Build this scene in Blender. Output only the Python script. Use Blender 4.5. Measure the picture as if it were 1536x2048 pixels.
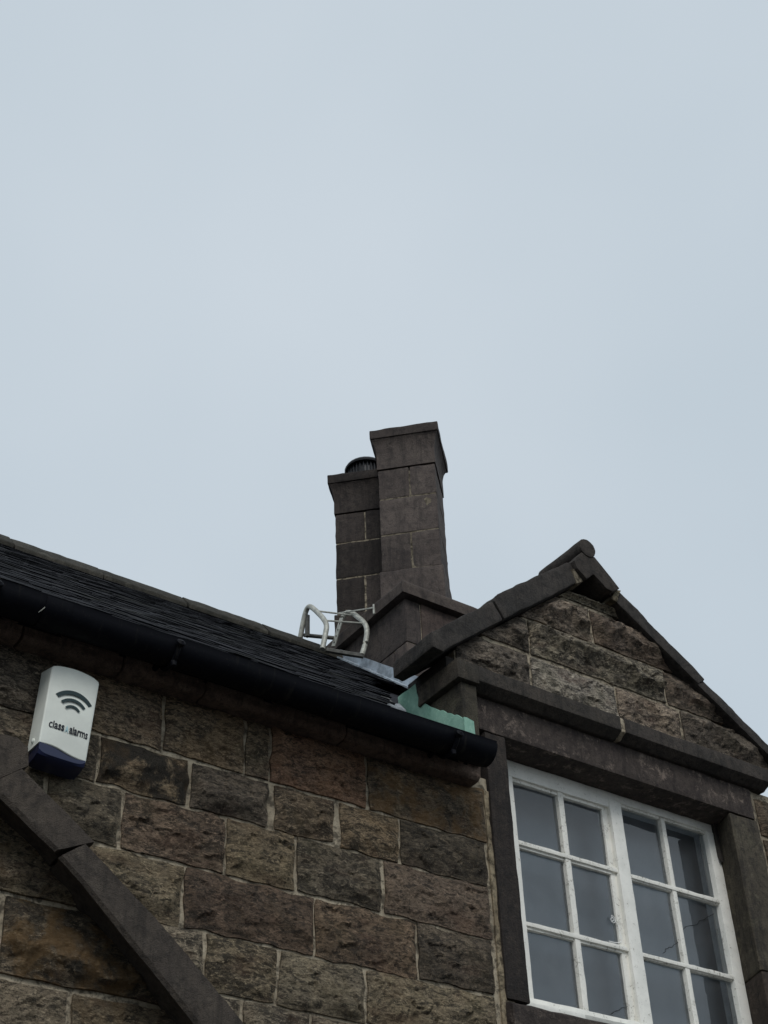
import bpy, bmesh, math, random
from mathutils import Vector, Matrix, noise

scene = bpy.context.scene
for o in list(bpy.data.objects):
    bpy.data.objects.remove(o, do_unlink=True)
R = math.radians
H = 1.6                      # eye height: every height below is measured from the camera, H lifts it above the ground

# ------------------------------------------------------------------ camera
yaw, pitch, roll = R(36.0023), R(38.4211), R(-2.3509)
fw = Vector((math.sin(yaw) * math.cos(pitch), math.cos(yaw) * math.cos(pitch), math.sin(pitch)))
rt = fw.cross(Vector((0, 0, 1))).normalized()
up = rt.cross(fw)
r2 = math.cos(roll) * rt + math.sin(roll) * up
u2 = -math.sin(roll) * rt + math.cos(roll) * up
cam_data = bpy.data.cameras.new('camera')
cam = bpy.data.objects.new('camera', cam_data)
scene.collection.objects.link(cam)
cam.matrix_world = Matrix(((r2.x, u2.x, -fw.x, 0), (r2.y, u2.y, -fw.y, 0), (r2.z, u2.z, -fw.z, H), (0, 0, 0, 1)))
cam_data.sensor_fit = 'HORIZONTAL'
cam_data.sensor_width = 36
cam_data.lens = 36 * 2850 / 1536
cam_data.clip_start = .05
cam_data.clip_end = 2000
scene.camera = cam

# ------------------------------------------------------------------ overcast sky, veiled sun, exposure
SUN_EL, SUN_AZ = R(42), R(208)          # azimuth clockwise from +Y (the wall faces -Y)
world = bpy.data.worlds.new('World')
scene.world = world
world.use_nodes = True
wn = world.node_tree
wn.nodes.clear()
w_out = wn.nodes.new('ShaderNodeOutputWorld')
w_mix = wn.nodes.new('ShaderNodeMixShader')
w_b1 = wn.nodes.new('ShaderNodeBackground')
w_b2 = wn.nodes.new('ShaderNodeBackground')
w_sky = wn.nodes.new('ShaderNodeTexSky')
w_sky.sky_type = 'NISHITA'
w_sky.sun_disc = False
w_sky.sun_elevation = SUN_EL
w_sky.sun_rotation = SUN_AZ
wn.links.new(w_sky.outputs[0], w_b1.inputs[0])
w_b1.inputs[1].default_value = .1
w_tc = wn.nodes.new('ShaderNodeTexCoord')
w_no = wn.nodes.new('ShaderNodeTexNoise')
w_no.inputs['Scale'].default_value = 2.2
w_no.inputs['Detail'].default_value = 3
w_rp = wn.nodes.new('ShaderNodeValToRGB')
w_rp.color_ramp.elements[0].position = .3
w_rp.color_ramp.elements[1].position = .75
w_rp.color_ramp.elements[0].color = (.545, .628, .697, 1)
w_rp.color_ramp.elements[1].color = (.632, .704, .768, 1)
wn.links.new(w_tc.outputs['Generated'], w_no.inputs['Vector'])
wn.links.new(w_no.outputs['Fac'], w_rp.inputs[0])
wn.links.new(w_rp.outputs[0], w_b2.inputs[0])
w_b2.inputs[1].default_value = 1.0
w_mix.inputs[0].default_value = .94      # cloud cover over the blue sky
wn.links.new(w_b1.outputs[0], w_mix.inputs[1])
wn.links.new(w_b2.outputs[0], w_mix.inputs[2])
wn.links.new(w_mix.outputs[0], w_out.inputs[0])

sun_d = bpy.data.lights.new('sun', 'SUN')
sun_d.energy = 1.3
sun_d.angle = R(24)
sun_d.color = (1, .975, .94)
sun = bpy.data.objects.new('sun', sun_d)
scene.collection.objects.link(sun)
sdir = Vector((math.sin(SUN_AZ) * math.cos(SUN_EL), math.cos(SUN_AZ) * math.cos(SUN_EL), math.sin(SUN_EL)))
sun.rotation_euler = sdir.to_track_quat('Z', 'Y').to_euler()
sun.location = sdir * 30

vs = scene.view_settings
vs.view_transform = 'Standard'
vs.look = 'None'
vs.exposure = 0
vs.gamma = 1
vs.use_curve_mapping = False
scene.cycles.max_bounces = 8

# ------------------------------------------------------------------ node materials
class NT:
    def __init__(s, name):
        s.m = bpy.data.materials.new(name)
        s.m.use_nodes = True
        s.t = s.m.node_tree
        s.t.nodes.clear()
        s.out = s.t.nodes.new('ShaderNodeOutputMaterial')
        s.geo = s.t.nodes.new('ShaderNodeNewGeometry')
        s.info = s.t.nodes.new('ShaderNodeObjectInfo')
        s.pos = s.geo.outputs['Position']
    def n(s, typ, **kw):
        nd = s.t.nodes.new('ShaderNode' + typ)
        for k, v in kw.items():
            setattr(nd, k, v)
        return nd
    def link(s, a, b):
        s.t.links.new(a, b)
    def put(s, sock, v):
        if hasattr(v, 'is_output'):
            s.link(v, sock)
        else:
            sock.default_value = v
    def mapping(s, scale=(1, 1, 1), rot=(0, 0, 0), src=None):
        m = s.n('Mapping')
        m.inputs['Scale'].default_value = scale
        m.inputs['Rotation'].default_value = rot
        s.link(src or s.pos, m.inputs['Vector'])
        return m.outputs[0]
    def noise(s, scale, detail=4, rough=.55, dist=0, vec=None):
        nd = s.n('TexNoise')
        nd.inputs['Scale'].default_value = scale
        nd.inputs['Detail'].default_value = detail
        nd.inputs['Roughness'].default_value = rough
        nd.inputs['Distortion'].default_value = dist
        s.link(vec or s.pos, nd.inputs['Vector'])
        return nd.outputs['Fac']
    def ramp(s, fac, a, b, lo=0., hi=1.):
        nd = s.n('MapRange')
        nd.interpolation_type = 'SMOOTHSTEP'
        s.put(nd.inputs[0], fac)
        nd.inputs[1].default_value = a
        nd.inputs[2].default_value = b
        nd.inputs[3].default_value = lo
        nd.inputs[4].default_value = hi
        return nd.outputs[0]
    def math(s, op, a, b=0.):
        nd = s.n('Math', operation=op)
        s.put(nd.inputs[0], a)
        s.put(nd.inputs[1], b)
        return nd.outputs[0]
    def mix(s, fac, a, b, mode='MIX'):
        nd = s.n('MixRGB', blend_type=mode)
        s.put(nd.inputs[0], fac)
        s.put(nd.inputs[1], a if hasattr(a, 'is_output') else (*a, 1))
        s.put(nd.inputs[2], b if hasattr(b, 'is_output') else (*b, 1))
        return nd.outputs[0]
    def bump(s, h, strength, dist, normal=None):
        nd = s.n('Bump')
        nd.inputs['Strength'].default_value = strength
        nd.inputs['Distance'].default_value = dist
        s.link(h, nd.inputs['Height'])
        if normal:
            s.link(normal, nd.inputs['Normal'])
        return nd.outputs[0]
    def bsdf(s, col, rough=.9, normal=None, metal=0, spec=.3, **kw):
        b = s.n('BsdfPrincipled')
        s.put(b.inputs['Base Color'], col if hasattr(col, 'is_output') else (*col, 1))
        s.put(b.inputs['Roughness'], rough)
        b.inputs['Metallic'].default_value = metal
        b.inputs['Specular IOR Level'].default_value = spec
        if normal:
            s.link(normal, b.inputs['Normal'])
        for k, v in kw.items():
            b.inputs[k].default_value = v
        s.link(b.outputs[0], s.out.inputs[0])
        return s.m

def rock_mat():
    """rock-faced gritstone: object colour tints it, object alpha = soot, object index = ochre lichen"""
    t = NT('gritstone')
    strat = t.mapping((1, 1, 2.4), (0, R(9), 0))
    a = t.noise(5, 6, .6)
    b = t.noise(21, 9, .74, .5, strat)
    c = t.noise(58, 9, .80, .5, strat)
    d = t.noise(330, 3, .7)
    pit = t.noise(120, 6, .75, .4, strat)
    rnd_ = t.ramp(t.info.outputs['Random'], 0, 1, -.03, .03)
    col = t.mix(t.ramp(a, .3, .7), (.218, .181, .146), (.352, .288, .213))
    col = t.mix(t.ramp(t.math('ADD', b, rnd_), .465, .56, .0, .90), col, (.030, .0265, .025))
    col = t.mix(t.ramp(c, .49, .40, 0, .86), col, (.030, .026, .024))  # crust and pale grain; relief shading also painted in along the bump noise
    col = t.mix(t.ramp(c, .54, .61, 0, .90), col, (.60, .50, .375))
    col = t.mix(t.ramp(pit, .46, .38, 0, .80), col, (.018, .016, .015))
    col = t.mix(t.ramp(pit, .58, .68, 0, .55), col, (.50, .43, .33))
    green = t.math('MULTIPLY', t.ramp(t.noise(7, 5, .6), .5, .68), .28)
    col = t.mix(green, col, (.125, .110, .065))
    rust = t.math('MULTIPLY', t.ramp(t.noise(4.3, 4, .6, 0, strat), .52, .7), .34)
    col = t.mix(rust, col, (.13, .068, .05))
    soot = t.math('MULTIPLY', t.ramp(t.noise(6.5, 8, .72, .6), .40, .52), t.info.outputs['Alpha'])
    col = t.mix(soot, col, (.016, .016, .017))
    och = t.math('MULTIPLY', t.ramp(t.noise(8.5, 6, .65, .4), .44, .60), t.math('DIVIDE', t.info.outputs['Object Index'], 100.))
    col = t.mix(och, col, (.21, .125, .05))
    col = t.mix(1, col, t.info.outputs['Color'], 'MULTIPLY')
    col = t.mix(t.ramp(d, .35, .7, .0, .28), col, (.22, .19, .145))
    n1 = t.bump(b, .55, .014)
    n2 = t.bump(c, 1.0, .010, n1)
    n2 = t.bump(pit, .9, .006, n2)
    n3 = t.bump(d, .5, .002, n2)
    return t.bsdf(col, .92, n3, spec=.2)

def dressed_mat(name, c0, c1, dark, light, tool=0., toolrot=(0, 0, 0), blotch=.35):
    t = NT(name)
    a = t.noise(4.5, 6, .62)
    b = t.noise(26, 7, .7, .4)
    c = t.noise(110, 5, .7)
    d = t.noise(420, 2, .6)
    col = t.mix(t.ramp(a, .32, .68), c0, c1)
    col = t.mix(t.ramp(b, .44, .68, 0, .75), col, dark)
    col = t.mix(t.math('MULTIPLY', t.ramp(t.noise(15, 9, .8, .3), .53, .62), blotch), col, light)
    col = t.mix(t.ramp(c, .58, .76, 0, .5), col, light)
    col = t.mix(t.ramp(d, .45, .6, 0, .45), col, dark)
    st = t.noise(5, 6, .7, .3, t.mapping((5, 5, .55)))
    col = t.mix(t.ramp(st, .48, .66, 0, .6), col, dark)
    col = t.mix(t.ramp(c, .44, .34, 0, .7), col, dark)
    col = t.mix(1, col, t.info.outputs['Color'], 'MULTIPLY')
    n1 = t.bump(b, .7, .009)
    n2 = t.bump(c, .8, .005, n1)
    n3 = t.bump(d, .5, .0015, n2)
    if tool:
        w = t.n('TexWave')
        w.inputs['Scale'].default_value = 45
        w.inputs['Distortion'].default_value = 9
        w.inputs['Detail'].default_value = 3
        w.inputs['Detail Scale'].default_value = 2.5
        t.link(t.mapping((1, 1, 1), toolrot), w.inputs['Vector'])
        n3 = t.bump(w.outputs['Fac'], tool, .003, n3)
    return t.bsdf(col, .9, n3, spec=.25)

M = {}
M['rock'] = rock_mat()
M['coping'] = dressed_mat('coping_stone', (.044, .040, .037), (.070, .060, .053), (.018, .017, .016), (.13, .11, .09), .25, (0, R(35), 0), .25)
M['lintel'] = dressed_mat('lintel_stone', (.060, .048, .043), (.086, .070, .060), (.026, .021, .020), (.25, .20, .165), .2, (0, R(8), 0), .8)
M['jamb'] = dressed_mat('jamb_stone', (.030, .025, .023), (.050, .040, .034), (.014, .013, .013), (.12, .095, .075), .2, (0, R(88), 0), .25)
M['jamb_warm'] = dressed_mat('weathered_jamb_stone', (.072, .060, .046), (.115, .098, .070), (.022, .02, .018), (.20, .18, .12), .3, (0, R(88), 0), .4)
M['chimney'] = dressed_mat('chimney_stone', (.074, .060, .055), (.120, .098, .086), (.036, .031, .030), (.20, .17, .14), .15, (0, R(30), R(45)), .3)
M['hood'] = dressed_mat('hood_mould_stone', (.070, .058, .049), (.098, .080, .064), (.030, .026, .023), (.17, .145, .11), .32, (0, R(-52), 0), .25)
M['cornice'] = dressed_mat('cornice_stone', (.165, .113, .088), (.225, .160, .122), (.055, .042, .036), (.32, .25, .19), .5, (0, R(4), 0), .4)
M['ridge'] = dressed_mat('ridge_stone', (.085, .078, .062), (.14, .125, .10), (.04, .04, .03), (.26, .24, .19), 0, blotch=.6)

def mortar_mat():
    t = NT('lime_mortar')
    a = t.noise(14, 6, .7)
    b = t.noise(120, 5, .7)
    col = t.mix(t.ramp(a, .3, .7), (.24, .20, .145), (.48, .415, .31))
    col = t.mix(t.ramp(b, .5, .72, 0, .6), col, (.12, .105, .08))
    col = t.mix(t.ramp(t.noise(30, 6, .7, .4), .47, .62, 0, .8), col, (.055, .048, .038))
    col = t.mix(1, col, t.info.outputs['Color'], 'MULTIPLY')
    n = t.bump(a, .6, .01)
    n = t.bump(b, .8, .004, n)
    return t.bsdf(col, .95, n, spec=.1)
M['mortar'] = mortar_mat()

def slate_mat():
    t = NT('stone_slate')
    a = t.noise(9, 5, .6)
    b = t.noise(60, 6, .7, 0, t.mapping((1, 1, 2.5)))
    col = t.mix(t.ramp(a, .3, .7), (.012, .0125, .0155), (.020, .0205, .024))
    col = t.mix(t.ramp(b, .5, .75, 0, .5), col, (.040, .041, .043))
    col = t.mix(t.math('MULTIPLY', t.ramp(t.noise(5, 4), .52, .7), .5), col, (.026, .027, .020))
    r = t.ramp(t.info.outputs['Random'], 0, 1, .65, 1.3)
    cc = t.n('CombineXYZ')
    for i in range(3):
        t.link(r, cc.inputs[i])
    col = t.mix(1, col, cc.outputs[0], 'MULTIPLY')
    n = t.bump(b, .7, .006)
    return t.bsdf(col, .88, n, spec=.12)
M['slate'] = slate_mat()

def iron_mat():
    t = NT('black_painted_iron')
    a = t.noise(12, 6, .65)
    b = t.noise(70, 5, .7)
    col = t.mix(t.ramp(a, .4, .7), (.0025, .003, .0055), (.0045, .005, .008))
    col = t.mix(t.ramp(b, .58, .74, 0, .5), col, (.030, .027, .023))
    st = t.noise(7, 6, .7, .2, t.mapping((4, 1, .5)))
    col = t.mix(t.ramp(st, .56, .70, 0, .6), col, (.026, .024, .020))
    return t.bsdf(col, t.ramp(a, .3, .7, .5, .75), t.bump(b, .3, .002), spec=.11)
M['iron'] = iron_mat()

def paint_mat(name, white, wood, amount):
    t = NT(name)
    a = t.noise(60, 7, .75, .8)
    b = t.noise(9, 5, .65)
    c = t.noise(300, 3, .6)
    peel = t.math('MULTIPLY', t.ramp(a, .60 - amount * .09, .66 - amount * .06), t.ramp(b, .40, .62, .2, 1))
    col = t.mix(t.ramp(b, .3, .75, 0, .5), white, (.60, .60, .55))
    col = t.mix(peel, col, wood)
    n = t.bump(a, .35, .0025)
    n = t.bump(c, .25, .0008, n)
    return t.bsdf(col, .62, n, spec=.35)
M['white_paint'] = paint_mat('white_window_paint', (.90, .885, .82), (.36, .34, .29), .2)
M['flaky_paint'] = paint_mat('flaking_white_paint', (.86, .84, .77), (.33, .31, .26), .75)
M['bare_wood'] = paint_mat('bare_grey_wood', (.42, .42, .39), (.24, .225, .20), .5)

def glass_mat():
    t = NT('old_window_glass')
    tr = t.n('BsdfTransparent')
    tr.inputs[0].default_value = (.86, .90, .90, 1)
    gl = t.n('BsdfGlossy')
    gl.inputs['Roughness'].default_value = .015
    gl.inputs[0].default_value = (1, 1, 1, 1)
    t.link(t.bump(t.noise(3, 1), .03, .02), gl.inputs['Normal'])
    fr = t.n('Fresnel')
    fr.inputs[0].default_value = 1.52
    g = t.n('MixShader')
    t.link(t.math('MULTIPLY', fr.outputs[0], 1.3), g.inputs[0])
    t.link(tr.outputs[0], g.inputs[1])
    t.link(gl.outputs[0], g.inputs[2])
    d = t.n('BsdfDiffuse')
    d.inputs[0].default_value = (.52, .54, .56, 1)
    mx = t.n('MixShader')
    haze_dirt = t.math('ADD', t.ramp(t.noise(7, 6, .7), .40, .75, .06, .11), t.ramp(t.noise(260, 2, .5), .70, .78, 0, .12))  # dirt specks, plus a pale haze painted in to lift and even the panes
    t.link(haze_dirt, mx.inputs[0])
    t.link(g.outputs[0], mx.inputs[1])
    t.link(d.outputs[0], mx.inputs[2])
    t.link(mx.outputs[0], t.out.inputs[0])
    return t.m
M['glass'] = glass_mat()

def plain(name, col, rough=.6, spec=.4, metal=0, var=.12, scale=20, bump=.1):
    t = NT(name)
    a = t.noise(scale, 6, .65)
    c = t.mix(t.ramp(a, .35, .7), tuple(x * (1 - var) for x in col), tuple(min(1, x * (1 + var)) for x in col))
    return t.bsdf(c, rough, t.bump(a, bump, .003), metal, spec)
M['alarm_white'] = plain('alarm_casing_plastic', (.73, .755, .69), .5, .4, 0, .07, 7, .03)
M['alarm_blue'] = plain('blue_lens_plastic', (.012, .017, .055), .32, .5, 0, .05, 8, .02)
M['print_dark'] = plain('dark_green_print', (.022, .042, .045), .5, .3, 0, .03)
M['print_black'] = plain('black_print', (.010, .012, .020), .5, .3, 0, .03)
M['print_pale'] = plain('pale_blue_print', (.42, .60, .64), .5, .3, 0, .03)
M['lead'] = plain('lead_sheet', (.31, .355, .40), .55, .4, 0, .35, 14, .4)
M['lead_dark'] = plain('dull_lead', (.20, .215, .225), .6, .4, 0, .3, 30, .4)
M['galv'] = plain('galvanised_tube', (.42, .42, .37), .5, .5, .25, .25, 40, .2)
M['galv_dark'] = plain('weathered_steel', (.10, .098, .088), .6, .4, .2, .3, 40, .3)
M['plaster'] = plain('room_plaster', (.16, .16, .16), .9, .2)
M['pane_backing'] = plain('grey_pane_backing', (.36, .39, .435), .9, .1, 0, .06, 3, .03)  # backing sheet added to give the glass an even grey
M['inner_paint'] = plain('inner_frame_paint', (.78, .80, .80), .6, .3)
M['wire'] = plain('white_wire', (.8, .8, .78), .5, .3)
M['crack'] = plain('glass_crack', (.015, .015, .016), .6, .3)
M['cowl'] = plain('black_cowl_metal', (.016, .016, .018), .5, .4, .3)
def copper_mat():
    t = NT('verdigris_copper')
    a = t.noise(12, 7, .7, .4, t.mapping((1, 1, .5)))
    b = t.noise(60, 6, .7)
    col = t.mix(t.ramp(a, .3, .7), (.15, .31, .24), (.26, .44, .35))
    col = t.mix(t.ramp(b, .5, .75, 0, .55), col, (.38, .57, .47))
    col = t.mix(t.ramp(t.noise(20, 5, .7), .60, .76, 0, .7), col, (.06, .12, .09))
    return t.bsdf(col, .8, t.bump(b, .5, .003), 0, .3)
M['copper'] = copper_mat()
def ground_mat():
    t = NT('old_tarmac')
    a = t.noise(1.3, 6, .6)
    b = t.noise(90, 4, .7)
    col = t.mix(t.ramp(a, .3, .7), (.045, .045, .046), (.075, .073, .07))
    col = t.mix(t.ramp(b, .55, .75, 0, .6), col, (.14, .135, .13))
    return t.bsdf(col, .9, t.bump(b, .5, .006), 0, .2)
M['ground'] = ground_mat()

# ------------------------------------------------------------------ object helpers
C = scene.collection.objects
WL = {}                                  # world position of each object's origin

def tag(o, label=None, cat=None, group=None, kind=None):
    for k, v in (('label', label), ('category', cat), ('group', group), ('kind', kind)):
        if v:
            o[k] = v
    return o

def empty(name, loc, label, cat):
    o = bpy.data.objects.new(name, None)
    o.empty_display_size = .1
    C.link(o)
    o.location = loc
    WL[o] = Vector(loc)
    return tag(o, label, cat)

def finish(bm, name, mat, parent=None, local=False, smooth=30, tint=None, ochre=0, lift=True):
    """one bmesh -> one object with its origin in its middle"""
    bmesh.ops.recalc_face_normals(bm, faces=bm.faces) if smooth is not None else None
    me = bpy.data.meshes.new(name)
    xs = [v.co for v in bm.verts]
    ctr = Vector([(min(c[i] for c in xs) + max(c[i] for c in xs)) / 2 for i in range(3)])
    bmesh.ops.translate(bm, verts=bm.verts, vec=-ctr)
    bm.to_mesh(me)
    bm.free()
    if smooth is not None and smooth > 0:
        me.polygons.foreach_set('use_smooth', [True] * len(me.polygons))
        me.set_sharp_from_angle(angle=R(smooth))
    me.materials.append(M[mat])
    o = bpy.data.objects.new(name, me)
    C.link(o)
    if local:
        o.location = ctr
    else:
        if lift:
            ctr = ctr + Vector((0, 0, H))
        o.location = ctr - (WL[parent] if parent else Vector((0, 0, 0)))
        WL[o] = ctr
    if parent:
        o.parent = parent
    o.color = tint or (1, 1, 1, 0)
    o.pass_index = ochre
    return o

def slice_up(bm, step):
    xs = [v.co for v in bm.verts]
    for i in range(3):
        lo, hi = min(c[i] for c in xs), max(c[i] for c in xs)
        n = int((hi - lo) / step)
        no = [0, 0, 0]
        no[i] = 1
        for k in range(1, n + 1):
            co = [0, 0, 0]
            co[i] = lo + (hi - lo) * k / (n + 1)
            bmesh.ops.bisect_plane(bm, geom=bm.verts[:] + bm.edges[:] + bm.faces[:], plane_co=co, plane_no=no)

def rough_up(bm, amp, freq=14, seed=0):
    bm.normal_update()
    off = Vector((seed * 3.7, seed * 1.3, seed * 7.1))
    for v in bm.verts:
        n = noise.fractal(v.co * freq + off, .8, 2.2, 5)
        m = noise.noise(v.co * freq * .35 + off * 2)
        v.co += v.normal * amp * (n + .6 * m)

def add_prism(bm, prof, axis, a, b):
    """profile in the two other axes, run along axis from a to b"""
    def P(u, v, t):
        return {'x': (t, u, v), 'y': (u, t, v), 'z': (u, v, t)}[axis]
    va = [bm.verts.new(P(u, v, a)) for u, v in prof]
    vb = [bm.verts.new(P(u, v, b)) for u, v in prof]
    n = len(prof)
    fs = [bm.faces.new(va), bm.faces.new(vb[::-1])]
    for i in range(n):
        fs.append(bm.faces.new((va[i], vb[i], vb[(i + 1) % n], va[(i + 1) % n])))
    return fs

def prism(name, prof, axis, a, b, mat, parent, bevel=.006, step=.06, amp=.0025, tint=None, local=False, smooth=32, seed=None):
    bm = bmesh.new()
    add_prism(bm, prof, axis, a, b)
    bmesh.ops.recalc_face_normals(bm, faces=bm.faces)
    if bevel:
        bmesh.ops.bevel(bm, geom=bm.edges[:], offset=bevel, segments=2, profile=.6, affect='EDGES')
    if step:
        slice_up(bm, step)
    if amp:
        rough_up(bm, amp, 14, rnd.random() * 50 if seed is None else seed)
    return finish(bm, name, mat, parent, local, smooth, tint)

def box(name, x0, x1, y0, y1, z0, z1, mat, parent, **kw):
    return prism(name, [(x0, y0), (x1, y0), (x1, y1), (x0, y1)], 'z', z0, z1, mat, parent, **kw)

def add_tube(bm, pts, rad, seg=8, closed=False):
    pts = [Vector(p) for p in pts]
    rings = []
    ref = Vector((.3, .2, 1)).normalized()
    for i, p in enumerate(pts):
        if closed:
            t = pts[(i + 1) % len(pts)] - pts[i - 1]
        else:
            t = pts[min(i + 1, len(pts) - 1)] - pts[max(i - 1, 0)]
        t.normalize()
        a = t.cross(ref)
        if a.length < .05:
            a = t.cross(Vector((1, 0, 0)))
        a.normalize()
        b = t.cross(a)
        r = rad[i] if isinstance(rad, (list, tuple)) else rad
        rings.append([bm.verts.new(p + r * (math.cos(k * 2 * math.pi / seg) * a + math.sin(k * 2 * math.pi / seg) * b)) for k in range(seg)])
    m = len(rings)
    for i in range(m if closed else m - 1):
        r0, r1 = rings[i], rings[(i + 1) % m]
        for k in range(seg):
            bm.faces.new((r0[k], r0[(k + 1) % seg], r1[(k + 1) % seg], r1[k]))
    if not closed:
        bm.faces.new(rings[0][::-1])
        bm.faces.new(rings[-1])

def tube(name, pts, rad, mat, parent, seg=8, closed=False, local=False):
    bm = bmesh.new()
    add_tube(bm, pts, rad, seg, closed)
    return finish(bm, name, mat, parent, local, 50)

def smooth_path(pts, n=6):
    """Catmull-Rom through the points"""
    pts = [Vector(p) for p in pts]
    out = []
    for i in range(len(pts) - 1):
        p0, p1, p2, p3 = pts[max(i - 1, 0)], pts[i], pts[i + 1], pts[min(i + 2, len(pts) - 1)]
        for k in range(n):
            t = k / n
            out.append(.5 * ((2 * p1) + (p2 - p0) * t + (2 * p0 - 5 * p1 + 4 * p2 - p3) * t * t + (3 * p1 - p0 - 3 * p2 + p3) * t ** 3))
    out.append(pts[-1])
    return out

def sstep(a, b, x):
    t = max(0., min(1., (x - a) / (b - a)))
    return t * t * (3 - 2 * t)

rnd = random.Random(11)

def rock(name, poly, parent, yb=3.982, bulge=.020, rough=.010, step=.009, ledge=None, tint=(1, 1, 1, .3), ochre=0, jag=.006, gap=0.):
    """a rock-faced stone: convex outline in (x, z), the face broken out towards -y.
    ledge = (z at left, z at right, drop): the lower part of the face is knocked back behind a jagged lip"""
    seed = Vector((rnd.random() * 90, rnd.random() * 90, rnd.random() * 90))
    n = len(poly)
    ar = sum(poly[i][0] * poly[(i + 1) % n][1] - poly[(i + 1) % n][0] * poly[i][1] for i in range(n))
    if ar < 0:
        poly = poly[::-1]
    x0, x1 = min(p[0] for p in poly), max(p[0] for p in poly)
    z0, z1 = min(p[1] for p in poly), max(p[1] for p in poly)
    nx, nz = max(2, int((x1 - x0) / step)), max(2, int((z1 - z0) / step))
    bm = bmesh.new()
    vv = [[bm.verts.new((x0 + (x1 - x0) * i / nx, 0, z0 + (z1 - z0) * j / nz)) for i in range(nx + 1)] for j in range(nz + 1)]
    for j in range(nz):
        for i in range(nx):
            bm.faces.new((vv[j][i], vv[j][i + 1], vv[j + 1][i + 1], vv[j + 1][i]))
    edges = []
    for i in range(n):
        a, b = poly[i], poly[(i + 1) % n]
        dx, dz = b[0] - a[0], b[1] - a[1]
        L = math.hypot(dx, dz)
        if L < 1e-5:
            continue
        no = (dz / L, -dx / L)               # outward for a counter-clockwise outline
        edges.append((a, no))
    for a, no in edges:
        on_box = (abs(no[0]) > .9999 or abs(no[1]) > .9999)
        if not on_box:
            bmesh.ops.bisect_plane(bm, geom=bm.verts[:] + bm.edges[:] + bm.faces[:], plane_co=(a[0], 0, a[1]), plane_no=(no[0], 0, no[1]), clear_outer=True)
    # planar chisel facets
    facets = []
    for k in range(7):
        c = Vector((rnd.uniform(x0, x1), rnd.uniform(z0, z1)))
        facets.append((c, rnd.uniform(-.22, .22), rnd.uniform(-.35, .2), rnd.uniform(.55, 1.15)))
    jx, jz = [x0 - .01], [rnd.uniform(-.02, .02)]
    while jx[-1] < x1:
        jx.append(jx[-1] + rnd.uniform(.025, .10))
        jz.append(rnd.uniform(-.032, .032) * min(1., (z1 - z0) / .18))
    def jagline(x):
        for i_ in range(len(jx) - 1):
            if x <= jx[i_ + 1]:
                t_ = (x - jx[i_]) / (jx[i_ + 1] - jx[i_])
                return jz[i_] * (1 - t_) + jz[i_ + 1] * t_ + .006 * noise.noise(Vector((x * 60, seed.x, 0)))
        return 0.
    for v in bm.verts:
        x, z = v.co.x, v.co.z
        d = min(-((x - a[0]) * no[0] + (z - a[1]) * no[1]) for a, no in edges)
        p = Vector((x, 0, z * 1.3)) + seed
        wob = .010 * noise.noise(p * 16)
        e = sstep(-.004, .030, d + wob)
        fac = min(k[3] * bulge + k[1] * (x - k[0].x) * .5 + k[2] * (z - k[0].y) * .5 for k in facets)
        h = .004 + e * (max(fac, -.004) + bulge * .35)
        h += e * rough * .8 * noise.fractal(p * 7, .8, 2.2, 5)
        q = p + Vector((.02 * noise.noise(p * 23), 0, .02 * noise.noise(p * 23 + seed)))
        for fr_, am in ((13., .30), (34., .26)):
            ds, ps = noise.voronoi(q * fr_)
            tv = noise.cell_vector(ps[0] * 7.3)
            dl = (q * fr_ - ps[0]) / fr_
            h += (.3 + .7 * e) * am * rough / .011 * ((tv.x - .5) * dl.x + (tv.y - .6) * dl.z)
            h += (.3 + .7 * e) * rough * 3.2 / fr_ * (tv.z - .5)
        h += .30 * rough * noise.fractal(p * 40, .7, 2.2, 3) * (.4 + .6 * e)
        if ledge:
            t = (x - x0) / (x1 - x0)
            zl = ledge[0] + (ledge[1] - ledge[0]) * t + jagline(x)
            zl = min(max(zl, z0 + .02), z1 - .02)
            if z < zl:
                pr_ = max(0., (z - z0) / (zl - z0)) ** (2.0 if ledge[2] > .028 else 1.3)
            else:
                pr_ = .30 + .70 * (z1 - z) / (z1 - zl)
            h = h * .70 + e * ledge[2] * pr_
        v.co.y = yb - max(h, .001)
        v.co.x += jag * noise.noise(p * 13 + Vector((5, 0, 0)))
        v.co.z += jag * noise.noise(p * 13 + Vector((0, 9, 4)))
    be = [e for e in bm.edges if len(e.link_faces) == 1]
    r = bmesh.ops.extrude_edge_only(bm, edges=be)
    for g in r['geom']:
        if isinstance(g, bmesh.types.BMVert):
            g.co.y = yb + .03
    # faces of the grid look towards -y
    o = finish(bm, name, 'rock', parent, False, 36, tint, ochre)
    return o

def rect(x0, x1, z0, z1, g=.011):
    q = lambda: rnd.uniform(-.004, .004)
    return [(x0 + g + q(), z0 + g + q()), (x1 - g + q(), z0 + g + q()), (x1 - g + q(), z1 - g + q()), (x0 + g + q(), z1 - g + q())]

def clip(poly, a, b):
    """keep the part of poly to the left of the line a -> b"""
    out = []
    n = len(poly)
    f = lambda p: (b[0] - a[0]) * (p[1] - a[1]) - (b[1] - a[1]) * (p[0] - a[0])
    for i in range(n):
        p, q = poly[i], poly[(i + 1) % n]
        fp, fq = f(p), f(q)
        if fp >= 0:
            out.append(p)
        if fp * fq < 0:
            t = fp / (fp - fq)
            out.append((p[0] + t * (q[0] - p[0]), p[1] + t * (q[1] - p[1])))
    return out

# ------------------------------------------------------------------ ground
bm = bmesh.new()
bmesh.ops.create_grid(bm, x_segments=40, y_segments=40, size=300)
for v in bm.verts:
    v.co.z = 0
g = finish(bm, 'ground', 'ground', None, lift=False)
tag(g, 'dark worn tarmac ground in front of the stone house', 'ground', kind='structure')

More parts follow.
